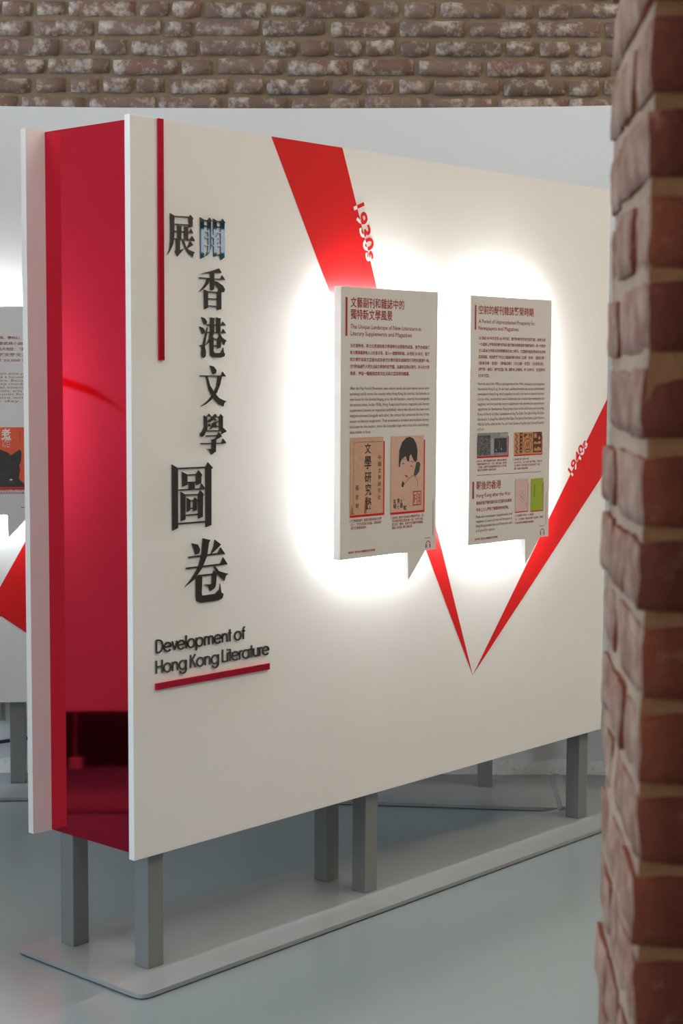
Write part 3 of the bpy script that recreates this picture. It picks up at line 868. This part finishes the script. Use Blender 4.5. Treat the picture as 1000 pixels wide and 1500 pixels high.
# ---- panel beside the 1940s arm
B = bubble(world_of(1.170, 0, 1.001), GR, 'lit speech bubble panel with newspaper clipping, pink book and green book, on the display stand')
flat('heading_bar', [rect(.020, .027, .638, .710)], YF, M['ink_red'], B)
text_block('heading', [('空前的報刊雜誌繁榮時期', .0385, .6845, .277, .0245)], YF, M['ink_red'], B, 0.008, 3)
text_block('english_heading', [('A Period of Unprecedented Prosperity for', .039, .658, .285, .0115), ('Newspapers and Magazines', .039, .638, .200, .0115)], YF, M['ink_red'], B)
text_block('body_text', lines_between(['20 世紀 30 年代末至 40 年代初，香港的報刊雜誌空前繁榮，南來作家', '一方面將上海等地的報刊雜誌在香港復刊創辦或復刊辦雜誌刊；另一方面亦', '文人與本土作家共同創辦嶄新的本土報刊，文藝副刊因此更前所未有地', '蓬勃興盛，社說散落下的主力推進的報刊有如《立報・言林》《星島日報・',
    '《星島日報・星座》《華僑日報》《大公報・文藝》《大眾生活》、', '《時代評・青年》《時代文藝》等；同時本土創辦的，有《大時代》《文藝青年》', '《文年文藝》。'], .040, .614, .503, [.342] * 6 + [.061], .0094), YF, M['ink_body'], B, .012)
text_block('body_text', lines_between(['From the end of the 1930s to the beginning of the 1940s, newspapers and magazines', 'flourished in Hong Kong. On one hand, southbound writers set up the mainland-based', 'newspapers in Hong Kong, which stopped to run such in the war-torn literary hinterland.',
    'On the other, mainland and native intellectuals also created new newspapers and', 'magazines, with the result that literary supplements to all, presented an unprecedented', 'opportunity for development. Press giving scopes to the authorities were including',
    'Forest of Words in Li Pao, Constellation in Sing Tao Daily, The Light of Sing Tao Daily', 'Literature in Ta Kung Pao, edited by Xiao Qian, The Spirit of the Nation, Light House in', 'Wah Kiu Yat Po, edited by Hou Yao, and Youth Garden in Sing Pao, plus Ta Kung Pao edited', 'by Du Fu.'],
    .039, .479, .344, [.340] * 9 + [.033], .0082), YF, M['ink_english'], B)
p_ = picture(B, .0375, .191, .263, .3325, 'paper_news', .005, 'newspaper_clipping')
rn = random.Random(9)
cols = []
for c_ in range(16):
    z_ = .3255
    while z_ > .268:
        l_ = rn.uniform(.003, .012)
        cols.append(rect(.0395 + c_ * .0040, .0395 + c_ * .0040 + rn.uniform(.0016, .003), max(z_ - l_, .266), z_))
        z_ -= l_ + rn.uniform(.0008, .003)
o = flat('print_columns', cols, YH, M['ink_black'], p_)
o['kind'] = 'stuff'
flat('print_block', [rect(.121, .184, .272, .3155)], YH, M['paper_dark'], p_)
flats('print_column', [rect(.104, .118, .267, .314), rect(.152, .190, .3205, .329)], YH, M['paper_grey'], p_)
flat('print_figures', [[(.128, .277), (.133, .277), (.132, .283), (.128, .283)], [(.156, .278), (.160, .280), (.158, .286), (.154, .285)]] + line_poly([(.145, .285), (.149, .300), (.146, .309)], .001), YI, M['paper_grey'], p_)
p_ = picture(B, .223, .3695, .262, .3305, 'paper_orange', .0035, 'magazine_cover')
flats('cover_print', [rect(.321, .367, .267, .3295), rect(.251, .265, .268, .329)], YH, M['ink_brown'], p_)
el = [(.293 + .022 * math.cos(a), .2895 + .021 * math.sin(a)) for a in [2 * math.pi * k / 22 for k in range(23)]]
flat('cover_emblem', line_poly(el, .0022) + line_poly([(.283, .281), (.288, .300), (.293, .284), (.299, .302), (.303, .282)], .002) + [rect(.281, .306, .276, .279)], YH, M['ink_brown'], p_)
text_block('cover_lettering', [('輯', .272, .314, .019, .011), ('刊', .296, .314, .019, .011)], YH, M['ink_brown'], p_, .03)
flat('cover_figures', [rect(.325, .340, .312, .326), [(.346, .310), (.353, .305), (.360, .311), (.353, .318)], [(.323, .297), (.333, .301), (.343, .297), (.353, .302), (.365, .297), (.360, .293), (.328, .293)], [(.324, .273), (.331, .284), (.338, .277), (.348, .285), (.362, .279), (.364, .272), (.340, .271)]], YI, M['paper_orange'], p_)
flat('cover_figures', [rect(.255, .261, .320, .325), rect(.255, .261, .308, .312), rect(.255, .261, .296, .301), rect(.255, .261, .284, .288), rect(.255, .261, .273, .277)], YI, M['paper_orange'], p_)
flat('cover_pattern', line_poly([(.228, .327), (.240, .318), (.229, .309), (.241, .299), (.229, .290), (.241, .281), (.230, .272), (.240, .266)], .003), YH, M['ink_brown'], p_)
text_block('caption', lines_between(['1941 年，香港刊物與時代批評，圖為大公報創刊', '的香港版與創刊《大》《文》《華》版位，香港版', '一方面，在香港刊出版報刊的文化人士多達，', '是近代文學家的一批副刊文獻。'], .041, .249, .222, [.146, .146, .146, .094], .0062), YF, M['ink_body'], B, .012)
text_block('caption', lines_between(['《天地間》創刊《華年》雜誌', '1941 年 9 月，由《大地》編輯部編，於香港創', '刊《時代》月刊雜誌及文藝副刊編輯《藝》一', '書刊，為本土作家的創辦期。'], .2255, .248, .2195, [.075, .147, .147, .073], .0062), YF, M['ink_body'], B, .012)
flats('rule', [[(.039, .2065), (.369, .2050), (.369, .2062), (.039, .2077)], rect(.397, .3985, .038, .140), rect(.0365, .0375, .243, .251), rect(.2205, .2215, .243, .251)], YF, M['ink_red'], B)
flat('heading_bar', [rect(.017, .0255, .138, .189)], YF, M['ink_red'], B)
text_block('heading', [('戰後的香港', .0365, .1635, .123, .0245)], YF, M['ink_red'], B, .008, 3)
text_block('english_heading', [('Hong Kong after the War', .037, .141, .171, .0115)], YF, M['ink_red'], B)
text_block('body_text', lines_between(['戰後的香港報紙副刊及文藝期刊為南來', '和本土文人提供了重要的創作園地。'], .0375, .124, .104, [.177, .162], .0098), YF, M['ink_body'], B, .014)
text_block('body_text', lines_between(['Post-war newspaper supplements and', 'magazines is source of arts and literature in', 'Hong Kong provided the post-Mainlanders with', 'a rich ground for creativity.'], .0365, .0835, .042, [.181, .181, .181, .095], .0082), YF, M['ink_english'], B)
p_ = picture(B, .232, .2985, .087, .1875, 'paper_rose', .003, 'pink_book_cover')
rb = random.Random(3)
flat('cover_print', [rect(x_, x_ + .0016, z_, z_ + .0016) for x_, z_ in [(.267 + math.cos(a) * q * .016, .137 + math.sin(a) * q * .022) for a, q in [(rb.uniform(0, 6.28), rb.uniform(.2, 1)) for _ in range(34)]]]
     + [rect(.2905, .293, .100 + k * .004, .1022 + k * .004) for k in range(4)], YH, M['ink_black'], p_)
p_ = picture(B, .3135, .380, .085, .1855, 'paper_green', .003, 'green_book_cover')
text_block('cover_lettering', [(c, .329, .160 - i * .008, .0065, .0065) for i, c in enumerate('香港文學選')], YH, M['ink_black'], p_)
text_block('cover_lettering', [(c, .372, .166 - i * .0065, .005, .005) for i, c in enumerate('文藝叢書')], YH, M['ink_black'], p_)
text_block('caption', lines_between(['左《文藝叢刊》創刊號、右《新詩選》', '右：《文藝叢書》是戰後創辦香港文藝副刊，重要的', '文藝大眾文學運動刊物書叢。'], .235, .0745, .052, [.097, .148, .098], .0062), YF, M['ink_body'], B, .012)
headphones(B, .366, .006)
text_block('credit_line', [('資料來源：香港中文大學圖書館 香港文學特藏', .032, .013, .113, .0062)], YF, M['ink_red'], B, .015)

# ------------------------------------------------------------------ curved screen wrapped round the back and left
PATH = [(2.45, 5.40), (1.7, 5.62), (0.95, 5.785), (0.6, 5.83), (0.0, 5.875), (-0.6, 5.885), (-1.2, 5.86), (-1.55, 5.79), (-1.9, 5.6), (-2.14, 5.22), (-2.24, 4.75), (-2.26, 4.25), (-2.22, 3.8), (-2.12, 3.4)]
CP = catmull(PATH, 8)
S = [0.0]
for a, b in zip(CP, CP[1:]):
    S.append(S[-1] + math.hypot(b[0] - a[0], b[1] - a[1]))
def curve(s):
    s = min(max(s, 0), S[-1] - 1e-6)
    i = max(k for k in range(len(S)) if S[k] <= s)
    i = min(i, len(S) - 2)
    t = (s - S[i]) / (S[i + 1] - S[i])
    a, b = Vector(CP[i]), Vector(CP[i + 1])
    p_ = a.lerp(b, t)
    a0, b0 = Vector(CP[max(i - 1, 0)]), Vector(CP[min(i + 2, len(CP) - 1)])
    tan = ((b - a0) * (1 - t) + (b0 - a) * t).normalized()
    return p_, tan, Vector((-tan.y, tan.x))      # point, direction, normal into the room
def s_near(x, y):
    return min((k * 0.01 for k in range(int(S[-1] / 0.01))), key=lambda s: (curve(s)[0] - Vector((x, y))).length)
SZ0, SZ1 = 0.318, 2.442
scr = empty('curved_display_screen', (0, 5.88, 0))
tag(scr, 'tall curved white display screen on grey posts before the brick wall', 'display screen')
def inscr(o):
    o.parent = scr
    o.matrix_parent_inverse = Matrix.Translation((0, -5.88, 0))
    return o
NS = 110
V, Fc = [], []
for i in range(NS + 1):
    p_, t, n_ = curve(S[-1] * i / NS)
    b = p_ - n_ * 0.02
    V += [(p_.x, p_.y, SZ0), (p_.x, p_.y, SZ1), (b.x, b.y, SZ1), (b.x, b.y, SZ0)]
    if i:
        q = 4 * (i - 1)
        for j in range(4):
            Fc.append((q + j, q + (j + 1) % 4, q + 4 + (j + 1) % 4, q + 4 + j))
Fc += [(0, 1, 2, 3), tuple(4 * NS + j for j in (3, 2, 1, 0))]
inscr(mesh('curved_board', V, Fc, M['screen']))
inn, outr = [], []
for i in range(61):
    p_, t, n_ = curve(S[-1] * i / 60)
    k = 0.185 + 0.06 * max(0, min(1, (p_.x + 1.0) / 1.6))
    inn.append(tuple(p_ + n_ * k))
    outr.append(tuple(p_ - n_ * 0.17))
inscr(plate('base_plate', inn + outr[::-1], 0.003, 0.014, M['plate'], None, 0))
for (x, y) in ((-1.177, 5.86), (0.525, 5.84), (-0.33, 5.885), (1.45, 5.68), (-2.2, 5.0), (-2.2, 3.7)):
    p_, t, n_ = curve(s_near(x, y))
    c = p_ - n_ * 0.049
    o = box('post', -.0275, .0275, -.0275, .0275, 0.014, 2.2, M['steel'], None, 0.003)
    inscr(o)
    o.location = (c.x, c.y, 0)
    o.rotation_euler = (0, 0, math.atan2(t.y, t.x))
for (x, y) in ((-1.177, 5.86), (0.525, 5.84), (-0.33, 5.885), (1.45, 5.68), (-2.2, 5.0), (-2.2, 3.7)):
    p_, t, n_ = curve(s_near(x, y))
    inscr(box('foot_pad', p_.x - .02, p_.x + .02, p_.y - .02, p_.y + .02, 0, .003, M['black']))
# red graphics printed on the curved screen
def ribbon(name, prof, off=0.0008, n=24):
    """prof: (s, z low, z high) along the screen"""
    V, Fc = [], []
    for a, b in zip(prof, prof[1:]):
        for k in range(n + 1):
            t = k / n
            s, lo, hi = (a[j] + (b[j] - a[j]) * t for j in range(3))
            p_, _, n_ = curve(s)
            p_ = p_ + n_ * off
            V += [(p_.x, p_.y, lo), (p_.x, p_.y, hi)]
            if k:
                q = len(V) - 4
                Fc.append((q, q + 2, q + 3, q + 1))
    return inscr(mesh(name, V, Fc, M['red']))
sa = s_near(-1.135, 5.87)
ribbon('red_graphic', [(sa - .35, .86, 1.52), (sa, .570, .905), (sa + .09, .632, .745), (sa + .18, .60, .602)])
sw = [s_near(-2.26, y) for y in (4.45, 4.38, 4.31, 4.24, 4.17, 4.10, 4.03)]
wz = [1.56, 1.535, 1.495, 1.468, 1.445, 1.405, 1.352]
ww = [.034, .036, .034, .028, .028, .016, .001]
ribbon('red_ribbon_graphic', [(s, z - w / 2, z + w / 2) for s, z, w in zip(sw, wz, ww)], n=4)

def on_screen(x, y, z):
    p_, t, n_ = curve(s_near(x, y))
    xd = -t
    return p_, xd, n_, math.atan2(xd.y, xd.x)
# panel seen past the edge of the display stand
p_, xd, n_, rz = on_screen(-1.27, 5.85, 0)
loc = p_ - xd * (PWD / 2) + n_ * 0.004
Cc = bubble((loc.x, loc.y, 1.003), rz, 'lit speech bubble panel with a red black-cat book cover, on the curved screen', 'panel_cool')
XR = 0.345
text_block('body_text', lines_between(['作家創作多元，涉獵文類甚廣，如言情、學科幻、武俠', '等，以筆名發表科幻小說，開寫武俠小說，他', '筆下角色鮮明，深受讀者喜愛，影視作品片用說：「書寫科', '幻小說」，一生創作小說散文雜文各種', '作品，最高峰時每日寫寫 20,000 字。'], .040, .627, .548, [.340, .343, .341, .343, .333], .0105), YF, M['ink_body'], Cc, .012)
text_block('body_text', lines_between(['A prolific writer with the readers since youth', 'whose science fiction became a household', 'name, of popular literature. Because', 'his works also advocate modern', 'perspective and moral cosmos.', 'With the swords and officials, arts and', 'fantasy, knowledge, romantic fiction', 'he is a highly productive writer', 'of exhaustion a day.'], .040, .502, .405, [.340] * 8 + [.30], .0082), YF, M['ink_english'], Cc)
p_ = picture(Cc, .196, .350, .098, .312, 'paper_red', .007, 'cat_book_cover')
text_block('cover_lettering', [('老', .270, .275, .032, .030), ('貓', .268, .243, .036, .032)], YH, M['white_print'], p_, .03, 3)
text_block('cover_lettering', [(c, .331, .288 - i * .009, .006, .006) for i, c in enumerate('科幻小說')], YH, M['ink_brown'], p_)
cat_pts = catmull([(.200, .100), (.198, .190), (.215, .222), (.250, .236), (.290, .224), (.303, .214), (.330, .232), (.339, .226), (.337, .190), (.331, .178), (.334, .160), (.330, .130), (.347, .112), (.347, .100)], 4)
flat('cover_cat', [cat_pts], YH, M['cat'], p_)
flat('cover_cat_eye', [[(.296, .126), (.302, .130), (.308, .127), (.302, .122)]], YI, M['white_print'], p_)
text_block('caption', lines_between(['《老貓》書刊封面初版，香港出版於', '是科幻小說作者的成名代表作品集'], .205, .090, .079, [.148, .143], .0075), YF, M['ink_body'], Cc, .012)
flats('rule', [rect(.335, .398, .0265, .0285)], YF, M['ink_red'], Cc)
# panel further round, mirrored in the red end of the stand
p_, xd, n_, rz = on_screen(-2.25, 4.60, 0)
loc = p_ - xd * (PWD / 2) + n_ * 0.006
Dd = bubble((loc.x, loc.y, 1.003), rz, 'lit speech bubble panel on the curved screen next to the red ribbon graphic', 'panel_cool')
flat('heading_bar', [rect(.018, .026, .606, .709)], YF, M['ink_red'], Dd)
text_block('body_text', lines_between(['香港文學', '香港文學'], .04, .69, .65, .16, .024), YF, M['ink_red'], Dd)

# ------------------------------------------------------------------ small things
# cable cover lying across the two plates behind the far post
tilt = math.atan2(.031, -.47)
cc = mesh('cable_cover', [(x, y, z) for y in (0, .47) for (x, z) in ((-.024, 0), (-.010, .013), (.010, .013), (.024, 0))],
          [(0, 1, 5, 4), (1, 2, 6, 5), (2, 3, 7, 6), (3, 0, 4, 7), (0, 3, 2, 1), (4, 5, 6, 7)], M['plate'])
cc.location = (0.775, 5.535, 0.0155)
cc.rotation_euler = (0, 0, R(-3.5))
tag(cc, 'low grey cable cover strip running from the far post to the back wall', 'cable cover')
# wall box and black cable behind the curved screen
t = empty('wall_socket', (-1.33, Y1, 0.19))
tag(t, 'cream wall socket box low on the white wall behind the screen', 'wall socket')
box('backplate', -.055, .055, -.012, 0, 0, .12, M['cream_plastic'], t, .003)
box('socket_face', -.045, .045, -.034, -.012, .012, .108, M['cream_plastic'], t, .004)
for q in [(-.004, .004, -.036, -.033, .075, .090), (-.02, -.012, -.036, -.033, .035, .043), (.012, .02, -.036, -.033, .035, .043)]:
    boxes('socket_slot', [q], M['black'], t)
tag(tube('power_cable', [(-1.95 + .09 * k, Y1 - .02 - .0 * k, .115 - .035 * math.sin(math.pi * min(k / 9, 1)) + .002 * k) for k in range(12)], .007, M['black']), 'black power cable slung along the white wall behind the screen', 'cable')
# cable with adapter hanging under the curved screen on the side seen in the red mirror
p_, t_, n_ = curve(s_near(-2.26, 4.23))
q = p_ - n_ * .05
t = empty('power_adapter', (q.x, q.y, 0.10))
tag(t, 'power adapter hanging on its cable below the curved screen', 'adapter')
tube('cable', [(0, 0, .40), (.002, .004, .30), (-.002, .010, .2), (0, .012, .10), (0, .012, .035)], .003, M['cream_plastic'], t)
box('adapter_body', -.015, .015, -.012, .034, 0, .038, M['cream_plastic'], t, .004)
